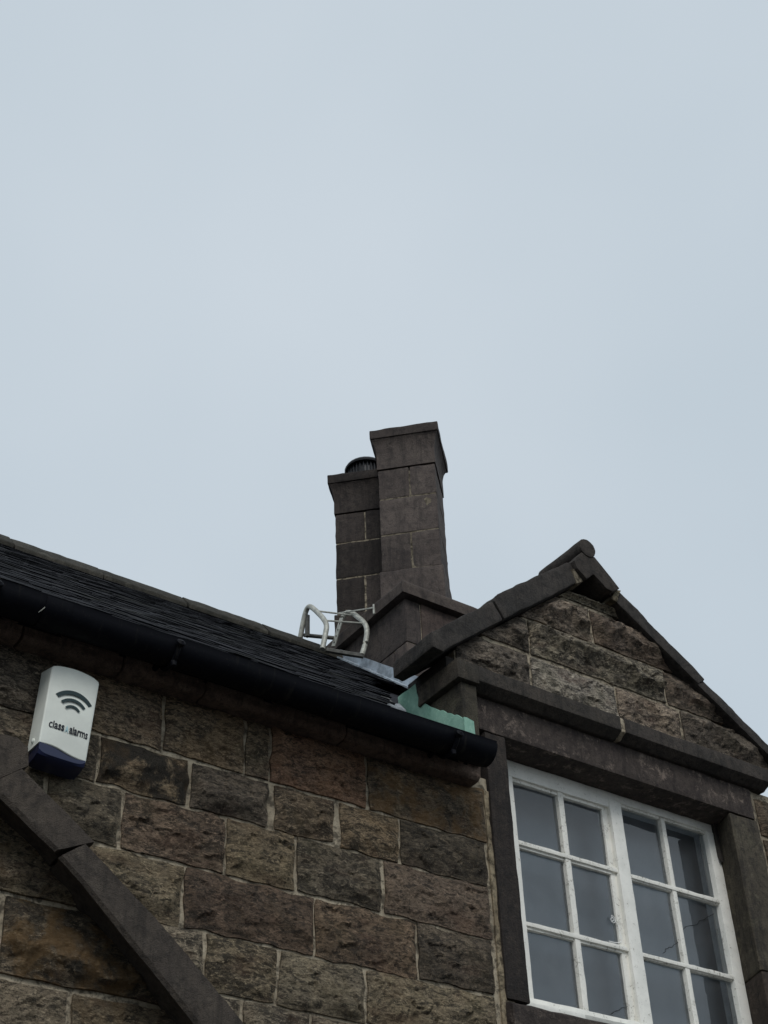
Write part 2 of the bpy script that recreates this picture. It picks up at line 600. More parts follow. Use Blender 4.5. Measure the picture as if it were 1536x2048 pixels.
# ================================================================== the house
house = empty('stone_house', (3.0, 4.0, 0), 'dark gritstone house with slate roof, gabled dormer, white window and twin diagonal chimneys', 'house')
X0, X1 = -1.6, 7.2           # ends of the front wall
YB = 8.0                     # back wall
YR, ZR = 6.0, 4.602          # ridge
YE, ZE = 3.75, 2.735         # eave
SL = (ZR - ZE) / (YR - YE)
zroof = lambda y: ZE + (y - YE) * SL

# front wall: mortar bed with an opening for the window, stones as children
ARCH = [(1.30, 2.19), (1.545, 2.035), (1.72, 1.885), (1.90, 1.74), (2.06, 1.60), (2.19, 1.475), (2.40, 1.24), (2.55, 1.0)]   # middle line of the hood mould
ARCHS = [(p[0] + (q[0] - p[0]) * t / 20, p[1] + (q[1] - p[1]) * t / 20) for p, q in zip(ARCH[:-1], ARCH[1:]) for t in range(20)]
bm = bmesh.new()
right_half = [p for p in ARCH] + [(2.60, .85), (2.62, -H)]
left_half = [(2.36 - p[0], p[1]) for p in right_half][::-1]
curve = [(X0, -H), (left_half[0][0] - .001, -H)] + left_half + right_half + [(right_half[-1][0] + .001, -H), (3.40, -H)]
for p, q in zip(curve[:-1], curve[1:]):
    if q[0] - p[0] > .0005:
        add_prism(bm, [p, q, (q[0], 2.72), (p[0], 2.72)], 'y', 3.986, 4.10)
add_prism(bm, [(X0 + .3, 4.082), (3.30, 4.082), (3.30, 4.22), (X0 + .3, 4.22)], 'z', -H, 2.40)
for (a, b, c, d) in ((4.86, X1, -H, 2.72), (3.40, 4.86, -H, 1.78), (4.90, 5.09, 2.72, 3.10)):
    add_prism(bm, [(a, 3.986), (b, 3.986), (b, 4.22), (a, 4.22)], 'z', c, d)
wall = finish(bm, 'front_wall', 'mortar', house, smooth=None)
bm = bmesh.new()
add_prism(bm, [(X0, 4.22), (X0 + .3, 4.22), (X0 + .3, YB), (X0, YB)], 'z', -H, 2.72)
add_prism(bm, [(X1 - .3, 4.22), (X1, 4.22), (X1, YB), (X1 - .3, YB)], 'z', -H, 2.72)
add_prism(bm, [(X0, YB), (X1, YB), (X1, YB + .3), (X0, YB + .3)], 'z', -H, 2.72)
add_prism(bm, [(4.25, 2.72), (YB, 2.72), (YR, ZR - .1)], 'x', X0, X0 + .3)
add_prism(bm, [(4.25, 2.72), (YB, 2.72), (YR, ZR - .1)], 'x', X1 - .3, X1)
finish(bm, 'outer_wall', 'cornice', house, smooth=None)

courses = [
 # z0, z1, joints, per-stone (tint, soot, ochre, ledge drop)
 (2.430, 2.668, [-.2, .35, .75, 1.52, 1.902, 2.230, 2.337, 2.760, 3.326],
  {3: ((1.15, 1.05, .92), .0, 12), 4: ((1.12, 1.02, .86), .05, 20), 5: ((1.12, 1.04, .90), .1, 8), 6: ((1.15, .85, .72), .15, 20), 7: ((1.08, .98, .84), .45, 55), 8: ((1.1, .98, .90), .1, 12)}),
 (2.248, 2.430, [-.1, .5, .95, 1.676, 2.018, 2.346, 2.621, 2.900, 3.320],
  {2: ((1., .98, .92), .55, 5), 3: ((1.15, 1.05, .88), 1.0, 15), 4: ((.82, .80, .78), .3, 3), 5: ((1., .93, .82), .1, 10), 6: ((1.15, 1.04, .85), .1, 20), 7: ((.78, .76, .70), .55, 5)}),
 (2.037, 2.248, [-.3, .3, 1.0, 1.506, 1.776, 2.166, 2.451, 2.817, 3.314],
  {2: ((.9, .9, .85), .3, 5), 3: ((.9, .9, .82), .5, 5), 4: ((.98, .85, .78), .2, 5), 5: ((.98, .92, .76), .1, 8), 6: ((.84, .84, .78), .3, 4), 7: ((.92, .82, .78), .2, 4)}),
 (1.824, 2.037, [-.1, .4, .9, 1.45, 2.015, 2.523, 2.960, 3.309],
  {3: ((1.02, .98, .82), .15, 8), 4: ((.82, .68, .62), .45, 3), 5: ((.92, .78, .68), .3, 6), 6: ((.80, .76, .72), .5, 3)}),
 (1.630, 1.824, [-.3, .3, .9, 1.5, 2.107, 2.380, 2.732, 3.303],
  {3: ((1.15, 1.15, 1.08), .0, 3), 4: ((1., .96, .82), .1, 8), 5: ((1., 1., .9), .1, 4), 6: ((1.08, 1.05, .90), .05, 6)}),
 (1.430, 1.630, [-.1, .5, 1.2, 1.9, 2.25, 2.51, 2.92, 3.300],
  {3: ((.95, .95, .9), .1, 5), 4: ((.95, .95, .9), .1, 5), 5: ((.98, .95, .88), .1, 5), 6: ((.95, .9, .8), .1, 5)}),
]
wide = {(1, 4), (1, 5)}
z = 1.430
k = 0
while z > -H + .05:                       # the courses go on down to the ground below the picture
    z1 = z
    z = max(-H, z - rnd.uniform(.18, .23))
    js = [X0 + rnd.uniform(.2, .5)]
    while js[-1] < 3.0:
        js.append(js[-1] + rnd.uniform(.28, .55))
    js[-1] = 3.30
    courses.append((z, z1, js, {}))
for ci, (za, zb, js, info) in enumerate(courses):
    for i in range(len(js) - 1):
        a, b = js[i], js[i + 1]
        tnt, soot, och = info.get(i, ((rnd.uniform(.85, 1.1),) * 3, .2, 5))
        gl = .016 if (ci, i - 1) in wide else .0075
        gr = .016 if (ci, i) in wide else .0075
        poly = rect(a, b, za, zb, .0065)
        poly = [(p[0] + (gl - .0065 if j in (0, 3) else .0065 - gr), p[1]) for j, p in enumerate(poly)]
        # above the hood mould only; what lies below it is the tympanum
        inb = [q for q in ARCHS if a < q[0] < b and za < q[1] < zb]
        if len(inb) > 1:
            poly = clip(poly, inb[0], inb[-1])
        elif (b < 1.31 and zb < 2.1) or any((a + b) / 2 < q[0] and (za + zb) / 2 < q[1] for q in ARCHS):
            continue
        if len(poly) < 3:
            continue
        vis = b > 1.0 and ci < 6
        lp = rnd.random()
        led = (za + (zb - za) * rnd.uniform(.3, .65), za + (zb - za) * rnd.uniform(.3, .6), rnd.uniform(.012, .026)) if lp < .75 else None
        rock('stone', poly, wall, bulge=rnd.uniform(.010, .020), rough=rnd.uniform(.009, .014), step=.0072 if vis else .05, ledge=led, tint=(*tnt, soot), ochre=och, jag=.010)
# stones of the tympanum under the hood mould
tymp = [
 ([(1.0, 1.838), (1.70, 1.838), (1.64, 1.94), (1.47, 2.06), (1.22, 2.17), (1.0, 2.17)], (1.15, 1.12, 1.0, .3), 28, (1.90, 1.86, .020)),
 ([(1.0, 1.585), (1.425, 1.590), (1.42, 1.818), (1.0, 1.815)], (1.1, 1.12, 1.1, .05), 5, None),
 ([(1.452, 1.590), (1.99, 1.585), (1.86, 1.72), (1.73, 1.82), (1.445, 1.820)], (1.02, .97, .86, .6), 62, (1.655, 1.615, .032)),
 ([(1.0, 1.35), (1.676, 1.35), (1.672, 1.562), (1.0, 1.565)], (1.1, 1.08, 1.0, .1), 6, None),
 ([(1.696, 1.35), (2.20, 1.35), (2.13, 1.45), (2.01, 1.565), (1.694, 1.562)], (1.0, .96, .82, .15), 25, None),
]
for poly, tn, och, led in tymp:
    poly = [(x * 1.012, z * 1.012) for x, z in poly]
    led = led and (led[0] * 1.012, led[1] * 1.012, led[2])
    rock('stone', poly, wall, yb=4.074, bulge=.016, rough=.013, step=.0072, ledge=led, tint=tn, ochre=och, jag=.005)
# wall to the right of the window
za = -H
rows = [-H + i * .203 for i in range(24)]
for j in range(23):
    js = [4.965 + rnd.uniform(-.0, .012)]
    while js[-1] < 6.6:
        js.append(js[-1] + rnd.uniform(.3, .55))
    if j > 20:
        js = [js[0], 5.09]
    for i in range(len(js) - 1):
        tt = rnd.uniform(.85, 1.1)
        rock('stone', rect(js[i], js[i + 1], rows[j], rows[j + 1]), wall, step=.012 if i == 0 and j > 12 else .06, tint=(tt * .92, tt * .84, tt * .76, .45), ochre=6)

# carved boss low on the tympanum
cx, cz = 1.412, 1.428
bm = bmesh.new()
for rr, tr in ((.052, .012), (.024, .012)):
    add_tube(bm, [(cx + rr * math.cos(t * math.pi / 12), 4.05, cz + rr * math.sin(t * math.pi / 12)) for t in range(24)], tr, 8, True)
finish(bm, 'carved_boss', 'hood', house, tint=(1.3, 1.3, 1.15, 0))

# hood mould: curved stones with a weathered top and a hollow underside
hood = None
def hood_stone(pts, name='moulding_stone', parent=None, yf=3.90, dz=0.):
    """pts: list of (outer, inner) points in (x, z) along the stone"""
    bm = bmesh.new()
    rings = []
    for (o, i) in pts:
        ox, oz, ix, iz = o[0], o[1] + dz, i[0], i[1] + dz
        L = lambda t: (ox + (ix - ox) * t, oz + (iz - oz) * t)
        # section from the wall over the top, down the face, under and back
        sec = [(L(-.06), 3.985), (L(0), yf + .018), (L(.05), yf), (L(.90), yf), (L(1.0), yf + .010), (L(.90), yf + .035), (L(.70), yf + .075), (L(.62), 4.10), (L(.2), 4.10)]
        rings.append([bm.verts.new((p[0], y, p[1])) for p, y in sec])
    for a, b in zip(rings[:-1], rings[1:]):
        for k in range(len(a)):
            bm.faces.new((a[k], b[k], b[(k + 1) % len(a)], a[(k + 1) % len(a)]))
    bm.faces.new(rings[0][::-1])
    bm.faces.new(rings[-1])
    bmesh.ops.recalc_face_normals(bm, faces=bm.faces)
    slice_up(bm, .05)
    rough_up(bm, .0022, 16, rnd.random() * 40)
    return finish(bm, name, 'hood', parent, False, 35)
def interp(pts, n=5):
    out = []
    for i in range(len(pts) - 1):
        for k in range(n):
            t = k / n
            out.append(tuple(tuple(pts[i][s][c] * (1 - t) + pts[i + 1][s][c] * t for c in (0, 1)) for s in (0, 1)))
    out.append(pts[-1])
    return out
hood = empty('hood_mould', (1.6, 3.95, 1.9 + H), None, None)
hood.parent = house
hood.location = Vector((1.6, 3.95, 1.9 + H)) - WL[house]
s1 = [((1.395, 2.188), (1.290, 2.100)), ((1.443, 2.155), (1.348, 2.066)), ((1.576, 2.068), (1.44, 2.003)), ((1.662, 2.004), (1.533, 1.942))]
s2 = [((1.632, 1.990), (1.545, 1.927)), ((1.715, 1.931), (1.600, 1.880)), ((1.897, 1.800), (1.704, 1.795)), ((2.073, 1.655), (1.864, 1.656)), ((2.215, 1.532), (2.043, 1.500)), ((2.36, 1.36), (2.20, 1.33))]
# keep the width even along the curve
s2 = [((1.632, 1.990), (1.548, 1.925)), ((1.720, 1.928), (1.632, 1.860)), ((1.897, 1.800), (1.790, 1.722)), ((2.073, 1.655), (1.938, 1.594)), ((2.215, 1.532), (2.062, 1.484)), ((2.40, 1.33), (2.25, 1.27))]
s3 = [((2.405, 1.322), (2.255, 1.262)), ((2.56, 1.08), (2.40, 1.03)), ((2.66, .85), (2.50, .82))]
for ps in (s1, s2, s3):
    hood_stone(interp(ps), parent=hood)
    hood_stone(interp([((2.36 - o[0], o[1]), (2.36 - i[0], i[1])) for o, i in ps]), parent=hood)     # its other half beyond the picture
prism('apex_stone', [(.97, 2.12), (.98, 2.20), (.955, 2.25), (1.00, 2.285), (1.30, 2.283), (1.36, 2.288), (1.402, 2.262), (1.412, 2.200), (1.385, 2.180), (1.285, 2.098), (1.18, 2.14), (1.07, 2.098)], 'y', 3.899, 3.985, 'hood', hood, bevel=.003, step=.05, amp=.003)

# eaves cornice
corn = empty('eaves_cornice', (1.2, 3.95, 2.70 + H), None, None)
corn.parent = house
corn.location = Vector((1.2, 3.95, 2.70 + H)) - WL[house]
js = [X0, -.9, -.3, .3, .86, 1.33, 1.70, 2.02, 2.62, 3.262]
for i in range(len(js) - 1):
    dy = rnd.uniform(-.004, .006)
    prism('cornice_stone', [(3.902 + dy, 2.668), (3.916 + dy, 2.653), (4.10, 2.653), (4.10, 2.80), (3.898 + dy, 2.80)], 'x', js[i] + .003, js[i + 1] - .003, 'cornice', corn, bevel=.006, step=.05, amp=.004)
for a, b in ((5.22, 5.8), (5.8, 6.4), (6.4, X1)):
    prism('cornice_stone', [(3.902, 2.668), (3.916, 2.653), (4.10, 2.653), (4.10, 2.80), (3.898, 2.80)], 'x', a + .003, b - .003, 'cornice', corn, bevel=.006, step=.1, amp=.003)

# ---------------------------------------------------------------- roof
roof_bm = bmesh.new()
def deck(x0, x1, y0):
    add_prism(roof_bm, [(y0, zroof(y0) - .06), (YR, ZR - .06), (YR, ZR - .18), (y0, zroof(y0) - .16)], 'x', x0, x1)
deck(X0 - .15, 3.19, 3.90)
deck(3.19, 4.96, 4.42)
deck(4.96, 5.20, 4.25)
deck(5.20, X1 + .15, 3.90)
add_prism(roof_bm, [(YR, ZR - .06), (YB + .25, zroof(3.75) - .06), (YB + .25, zroof(3.75) - .16), (YR, ZR - .18)], 'x', X0 - .15, X1 + .15)
roof = finish(roof_bm, 'roof', 'slate', house, smooth=None)
# slates: tilted, uneven flags
def slate_bm(bm, w, l, t, sd):
    rr = random.Random(sd)
    q = lambda a: rr.uniform(-a, a)
    top = [(-w / 2 + q(.004), -l / 2 + q(.005), t + q(.0015)), (q(.03) * w, -l / 2 + q(.005), t + q(.002)), (w / 2 + q(.004), -l / 2 + q(.005), t + q(.0015)), (w / 2, l / 2, t), (-w / 2, l / 2, t)]
    vt = [bm.verts.new(p) for p in top]
    vb = [bm.verts.new((p[0] + (q(.004) if i < 3 else 0), p[1] + (.004 if i < 3 else 0), q(.003) if i < 3 else 0)) for i, p in enumerate(top)]
    fs = [bm.faces.new(vt), bm.faces.new(vb[::-1])]
    for i in range(5):
        fs.append(bm.faces.new((vb[i], vb[(i + 1) % 5], vt[(i + 1) % 5], vt[i])))
    return vt + vb
variants = {}
SW = (.11, .14, .17, .21)
for wi, w in enumerate(SW):
    for s in range(4):
        bm = bmesh.new()
        slate_bm(bm, w, .20, .0055 + .0013 * s, wi * 7 + s)
        me = bpy.data.meshes.new('slate')
        bm.to_mesh(me)
        bm.free()
        me.materials.append(M['slate'])
        variants[(wi, s)] = me
ang = math.atan(SL)
ncourse = 43
Lslope = (YR - YE) / math.cos(ang)
rots = Matrix.Rotation(ang, 4, 'X')
cand = []
for c in range(ncourse):
    s = .02 + c * (Lslope - .08) / ncourse
    x = X0 - .15 + rnd.uniform(0, .1)
    while x < X1 + .1:
        wi = rnd.randrange(4)
        w = SW[wi]
        xc = x + w / 2
        x += w + .003
        y = YE + s * math.cos(ang)
        zz = ZE + s * math.sin(ang)
        rightmost = 2.80 + max(0, (y - 3.75)) * .62       # slates stop at the dormer's lead valley
        if c < 31 and rightmost < xc + w / 2 and xc - w / 2 < 5.25:
            if not (y > 4.25 + abs(xc - 4.06) * 0 and y > 5.2):
                continue
        if 3.97 < xc + w / 2 and xc - w / 2 < 4.64 and y > 5.22:
            continue
        cand.append((c, xc, y, zz, wi))
def score(q):
    c, xc, y, zz, wi = q
    inview = 1.0 < xc < 4.0
    return (0 if inview else 1, math.hypot(xc - 1.8, y - 3.75))
cand.sort(key=score)
fall = bmesh.new()
for n, (c, xc, y, zz, wi) in enumerate(cand):
    var = rnd.randrange(4)
    tilt = Matrix.Rotation(ang - R(1.7) + rnd.uniform(-.003, .003), 4, 'X') @ Matrix.Rotation(rnd.uniform(-.005, .005), 4, 'Y') @ Matrix.Rotation(rnd.uniform(-.02, .02), 4, 'Z')
    ctr = Vector((xc, y, zz)) + tilt @ Vector((0, .10, 0)) + Vector((0, 0, rnd.uniform(-.001, .0015)))
    if n < 300:
        o = bpy.data.objects.new('slate', variants[(wi, var)])
        C.link(o)
        o.parent = roof
        o.matrix_local = Matrix.Translation(ctr + Vector((0, 0, H)) - WL[roof]) @ tilt
    else:
        vs_ = slate_bm(fall, SW[wi], .20, .0055 + .0013 * var, n)
        for v in vs_:
            v.co = ctr + tilt @ v.co
o = finish(fall, 'far_slates', 'slate', roof, smooth=None)
tag(o, kind='stuff')
# ridge stones
x = X0 - .15
while x < 3.92:
    L = rnd.uniform(.38, .52)
    x1 = min(x + L, 3.95)
    dz = rnd.uniform(-.004, .006)
    wv = .115 + rnd.uniform(-.012, .012)
    pr = [(YR - wv, ZR + dz - wv * SL + .012), (YR - wv, ZR + dz - wv * SL + .040), (YR - .025, ZR + dz + .046), (YR, ZR + dz + .052), (YR + .025, ZR + dz + .046), (YR + wv, ZR + dz - wv * SL + .05), (YR + wv, ZR + dz - wv * SL + .01), (YR, ZR + dz + .01)]
    prism('ridge_stone', pr, 'x', x + .003, x1 - .003, 'ridge', roof, bevel=.006, step=.05, amp=.004, tint=(rnd.uniform(.32, .58),) * 3 + (0,))
    x += L
for a in (4.66, 5.2, 5.7, 6.2, 6.7):
    prism('ridge_stone', [(YR - .115, ZR - .085), (YR - .115, ZR - .047), (YR, ZR + .062), (YR + .115, ZR - .047), (YR + .115, ZR - .085), (YR, ZR + .01)], 'x', a + .003, a + .49, 'ridge', roof, bevel=.006, step=.1, amp=.003)

# ---------------------------------------------------------------- dormer: cheeks, gable, copings
dormer = empty('gabled_dormer', (4.06, 4.0, 2.7 + H), None, None)
dormer.parent = house
dormer.location = Vector((4.06, 4.0, 2.7 + H)) - WL[house]
AP = 4.05
lowL = lambda x: 3.221 + .795 * (x - 3.119)
lowR = lambda x: 3.880 - .645 * (x - 4.178)
bm = bmesh.new()
add_prism(bm, [(3.235, 3.0), (4.95, 3.0), (5.04, 3.25), (4.19, 3.85), (3.94, 3.85), (3.235, 3.30)], 'y', 3.988, 4.20)
finish(bm, 'gable_wall', 'mortar', dormer, smooth=None)
gx = lambda z: 3.119 + (z - 3.221) / .795 + .05       # inner limit under the left coping
# stones of the gable, cut along both copings
gst = [
 (3.200, 3.420, [3.20, 3.655, 4.166, 4.567, 5.2]),
 (3.420, 3.617, [3.20, 3.665, 4.500, 5.2]),
 (3.617, 3.815, [3.20, 4.066, 5.2]),
 (3.815, 3.893, [3.20, 5.2]),
]
ginfo = {(0, 0): ((.78, .75, .74), .5, 0, (3.33, 3.30, .030)), (0, 1): ((1.25, 1.27, 1.27), .0, 0, (3.27, 3.26, .018)), (0, 2): ((1.2, 1.10, 1.02), .1, 2, (3.36, 3.35, .030)), (0, 3): ((.85, .80, .76), .45, 0, (3.36, 3.29, .045)),
         (1, 0): ((.80, .76, .74), .4, 0, (3.53, 3.49, .042)), (1, 1): ((1.12, 1.11, 1.02), .1, 2, (3.545, 3.505, .056)), (1, 2): ((.92, .82, .76), .4, 2, (3.51, 3.47, .035)),
         (2, 0): ((1.08, 1.0, .94), .2, 2, (3.730, 3.71, .046)), (2, 1): ((1.05, .92, .85), .35, 3, (3.735, 3.69, .046)), (3, 0): ((1.08, 1.11, 1.03), .05, 2, (3.845, 3.84, .03))}
for r_, (za, zb, js) in enumerate(gst):
    for i in range(len(js) - 1):
        p = rect(js[i], js[i + 1], za, zb, .0095)
        p = clip(p, (4.30, lowL(4.30) - .005), (3.0, lowL(3.0) - .005))      # below the left coping
        p = clip(p, (5.3, lowR(5.3) + .030), (3.9, lowR(3.9) + .030))        # below the right coping
        if len(p) < 3:
            continue
        p = clip(p, (3.245, 3.9), (3.245, 3.0))
        if len(p) < 3:
            continue
        p = [p[k] for k in range(len(p)) if math.hypot(p[k][0] - p[k - 1][0], p[k][1] - p[k - 1][1]) > .004]
        tn, so, oc, led = ginfo[(r_, i)]
        rock('stone', p, dormer, yb=3.984, bulge=.016, rough=.016, step=.0072, ledge=led, tint=(tn[0] * 1.16, tn[1] * 1.21, tn[2] * 1.28, so), ochre=oc, jag=.006)
# copings
def coping(prof, y0=3.918, y1=4.21, **kw):
    return prism('coping_stone', prof, 'y', y0, y1, 'coping', dormer, bevel=.009, step=.03, amp=.005, **kw)
topL = lambda x: 3.305 + .795 * (x - 3.07) + .000
coping([(3.069, 3.225), (3.118, 3.220), (3.470, lowL(3.470)), (3.418, topL(3.418)), (3.069, 3.300)])
coping([(3.474, lowL(3.474) + .004), (3.990, lowL(3.990)), (3.950, topL(3.950) - .002), (3.900, topL(3.900) + .016), (3.43, topL(3.43) + .024), (3.424, topL(3.424))], y0=3.914)
outR = lambda x: 3.950 - .700 * (x - 4.228)
coping([(4.130, lowR(4.130)), (4.672, lowR(4.672)), (4.727, outR(4.727) + .002), (4.222, outR(4.222))])
coping([(4.650, lowR(4.650) - .004), (5.10, lowR(5.10)), (5.16, 3.24), (5.175, 3.30), (4.690, outR(4.690) - .006)], y0=3.922)
prism('joint_mortar', [(4.155, 3.862), (4.190, 3.852), (4.228, 3.935), (4.192, 3.928)], 'y', 3.905, 4.15, 'mortar', dormer, bevel=.004, step=.03, amp=.005, tint=(.45, .45, .42, 0))
prism('joint_mortar', [(3.945, 3.872), (3.992, 3.905), (3.955, 3.962), (3.925, 3.945)], 'y', 3.909, 4.15, 'mortar', dormer, bevel=.004, step=.03, amp=.005, tint=(.6, .6, .6, 0))
# saddle stone with its roll
saddle = prism('saddle_stone', [(3.980, 4.055), (4.062, 4.060), (4.203, 3.925), (4.150, 3.888), (4.112, 3.892), (4.040, 3.947), (3.988, 3.900), (3.935, 3.945), (3.922, 3.985)], 'y', 3.884, 4.19, 'coping', dormer, bevel=.006, step=.05, amp=.003, tint=(1.1, 1.05, 1, 0))
prism('roll', [(4.018 + .052 * math.cos(t * math.pi / 10), 4.092 + .052 * math.sin(t * math.pi / 10)) for t in range(20)], 'y', 3.878, 4.19, 'coping', dormer, bevel=.006, step=.06, amp=.003, smooth=50, tint=(1.1, 1.05, 1, 0))
# string course with its return on the left cheek
def string_prof(yf):
    return [(yf, 3.192), (yf + .012, 3.197), (4.02, 3.205), (4.02, 3.094), (yf + .050, 3.094), (yf + .018, 3.112), (yf, 3.122)]
prism('string_course_stone', string_prof(3.900), 'x', 3.284, 4.084, 'coping', dormer, bevel=.005, step=.05, amp=.003, tint=(1.1, 1.06, 1, 0))
prism('string_course_stone', string_prof(3.903), 'x', 4.112, 5.03, 'coping', dormer, bevel=.005, step=.05, amp=.003, tint=(1.1, 1.06, 1.02, 0))
prism('joint_mortar', [(3.906, 3.188), (4.02, 3.26), (4.02, 3.1), (3.95, 3.1), (3.91, 3.124)], 'x', 4.080, 4.116, 'mortar', dormer, bevel=.006, step=.02, amp=.006)
box('gap_block', 3.19, 3.30, 3.99, 4.27, 3.185, 3.262, 'coping', dormer, bevel=.006, step=.06, amp=.003)  # made-up block closing the gap under the coping so it reads dark
box('kneeler_stone', 3.176, 3.286, 3.898, 4.185, 3.104, 3.196, 'coping', dormer, bevel=.006, step=.05, amp=.003, tint=(1.25, 1.2, 1.05, 0))
# pier under the kneeler and the cheek behind it
box('pier_stone', 3.203, 3.284, 3.918, 4.25, 2.74, 3.101, 'jamb_warm', dormer, bevel=.006, step=.05, amp=.003, tint=(.8, .82, .8, 0))
bm = bmesh.new()
add_prism(bm, [(4.10, 2.75), (4.10, 3.24), (4.36, 3.24)], 'x', 3.215, 3.34)
add_prism(bm, [(4.10, 2.75), (4.10, 3.24), (4.36, 3.24)], 'x', 4.80, 4.95)
finish(bm, 'cheek_wall', 'coping', dormer, smooth=None)
# dormer roof behind the parapet
bm = bmesh.new()
def dormer_roof(x0, z0, xa, za):
    yb0, yb1 = YE + (z0 - ZE) / SL, YE + (za - ZE) / SL
    v = [bm.verts.new(p) for p in ((x0, 4.19, z0), (xa, 4.19, za), (xa, yb1 + .12, za), (x0, yb0 + .12, z0), (x0, 4.19, z0 - .1), (xa, 4.19, za - .1), (xa, yb1 + .12, za - .1), (x0, yb0 + .12, z0 - .1))]
    for f in ((0, 1, 2, 3), (7, 6, 5, 4), (0, 4, 5, 1), (1, 5, 6, 2), (2, 6, 7, 3), (3, 7, 4, 0)):
        bm.faces.new([v[i] for i in f])
dormer_roof(3.24, 3.24, 4.05, 3.86)
dormer_roof(4.94, 3.24, 4.05, 3.86)
finish(bm, 'dormer_roof', 'slate', dormer, smooth=None)

# lead and verdigris copper at the foot of the cheek
copper = [(3.905, 2.915), (3.94, 2.948), (3.96, 2.955), (3.98, 2.975), (4.01, 2.992), (4.03, 3.013), (4.05, 3.020), (4.087, 3.054), (4.12, 3.078), (4.15, 3.108), (4.179, 3.138), (4.192, 3.160), (4.200, 3.185), (4.207, 3.235), (4.34, 3.235), (4.34, 3.05), (4.25, 2.90), (4.10, 2.76), (3.905, 2.74)]
prism('copper_flashing', copper, 'x', 3.186, 3.196, 'copper', dormer, bevel=.001, step=.03, amp=.002)
prism('copper_flashing', [(3.188, 2.76), (3.240, 2.76), (3.238, 2.910), (3.202, 2.918), (3.186, 2.914)], 'y', 3.895, 3.905, 'copper', dormer, bevel=.001, step=.03, amp=.0015)
# lead valley between the slates and the cheek
bm = bmesh.new()
pts = []
for k in range(9):
    y = 3.77 + k * .10
    xl = 2.80 + (y - 3.75) * .62
    pts.append([(xl - .06, y, zroof(y) - .02), (xl + .0, y, zroof(y) - .03), (max(xl + .05, min(3.19, xl + .12)), y, zroof(y) - .07), (max(3.19, xl + .06), y, zroof(y) - .075)])
grid = [[bm.verts.new(p) for p in row] for row in pts]
for a, b in zip(grid[:-1], grid[1:]):
    for k in range(3):
        bm.faces.new((a[k], a[k + 1], b[k + 1], b[k]))
r_ = bmesh.ops.extrude_face_region(bm, geom=bm.faces[:])
for v in r_['geom']:
    if isinstance(v, bmesh.types.BMVert):
        v.co.z -= .012
finish(bm, 'lead_valley', 'galv_dark', dormer)
tube('lead_roll', smooth_path([(2.735, 3.79, 2.775), (2.775, 3.80, 2.770), (2.81, 3.815, 2.780), (2.835, 3.84, 2.80), (2.875, 3.92, 2.872)]), [.008 + .011 * math.sin(min(1, k / 10) * math.pi / 2) for k in range(25)], 'lead_dark', dormer)

# ---------------------------------------------------------------- window surround and window
sur = empty('window_surround', (4.1, 4.0, 2.4 + H), None, None)
sur.parent = house
sur.location = Vector((4.1, 4.0, 2.4 + H)) - WL[house]
prism('lintel', [(3.970, 2.940), (4.20, 2.936), (4.20, 3.11), (3.970, 3.11)], 'x', 3.290, 4.944, 'lintel', sur, bevel=.006, step=.05, amp=.003)
prism('jamb', [(3.350, 3.968), (3.455, 3.968), (3.462, 3.978), (3.430, 4.12), (3.430, 4.2), (3.350, 4.2)], 'z', 1.826, 2.934, 'jamb', sur, bevel=.005, step=.05, amp=.003)
prism('jamb', [(4.772, 3.974), (4.786, 3.968), (4.950, 3.968), (4.950, 4.2), (4.824, 4.2), (4.824, 4.118)], 'z', 2.20, 2.932, 'jamb_warm', sur, bevel=.006, step=.05, amp=.004)
prism('jamb', [(4.776, 3.974), (4.790, 3.968), (4.955, 3.968), (4.955, 4.2), (4.826, 4.2), (4.826, 4.118)], 'z', 1.826, 2.195, 'jamb', sur, bevel=.006, step=.05, amp=.004, tint=(1.5, 1.4, 1.3, 0))
prism('stone_sill', [(3.935, 1.69), (3.935, 1.795), (3.95, 1.806), (4.06, 1.84), (4.20, 1.84), (4.20, 1.69)], 'x', 3.345, 4.952, 'lintel', sur, bevel=.006, step=.05, amp=.003, tint=(.8, .8, .8, 0))
# pointing beside the left jamb
prism('joint_mortar', [(3.326, 3.976), (3.352, 3.978), (3.352, 4.0), (3.326, 4.0)], 'z', 1.70, 2.66, 'mortar', sur, bevel=.003, step=.02, amp=.006, tint=(.75, .72, .66, 0))
prism('joint_mortar', [(4.942, 3.974), (4.966, 3.974), (4.966, 4.0), (4.942, 4.0)], 'z', 1.70, 3.09, 'mortar', sur, bevel=.003, step=.03, amp=.004, tint=(.7, .7, .7, 0))

win = empty('sash_window', (4.12, 4.13, 2.4 + H), None, None)
win.parent = house
win.location = Vector((4.12, 4.13, 2.4 + H)) - WL[house]
YF = 4.113
def bar(name, x0, x1, z0, z1, y0=YF, y1=4.165, mat='white_paint', amp=.0012, bevel=.003):
    return box(name, x0, x1, y0, y1, z0, z1, mat, win, bevel=bevel, step=.035, amp=amp)
bar('frame_head', 3.43, 4.822, 2.900, 2.955, YF + .004)
bar('top_rail', 3.56, 4.20, 2.860, 2.906, YF - .001)
bar('stile', 3.43, 3.604, 1.900, 2.898)
bar('mullion', 4.150, 4.219, 1.880, 2.899, YF - .006)
bar('stile', 4.760, 4.822, 1.880, 2.899, YF + .001)
bar('stile', 4.118, 4.152, 1.915, 2.862, YF + .016, 4.16, 'flaky_paint', .002)
for x0, x1 in ((3.859, 3.888), (4.472, 4.498)):
    bar('glazing_bar', x0, x1, 1.905, 2.895 if x0 > 4 else 2.862, YF + .006, 4.155, 'flaky_paint', .002)
for a, b, zz in ((3.600, 4.152, 2.562), (3.600, 4.152, 2.215), (4.216, 4.763, 2.556), (4.216, 4.763, 2.209)):
    bar('glazing_bar', a, b, zz - .0095, zz + .0095, YF + .002, 4.157, 'flaky_paint', .002)
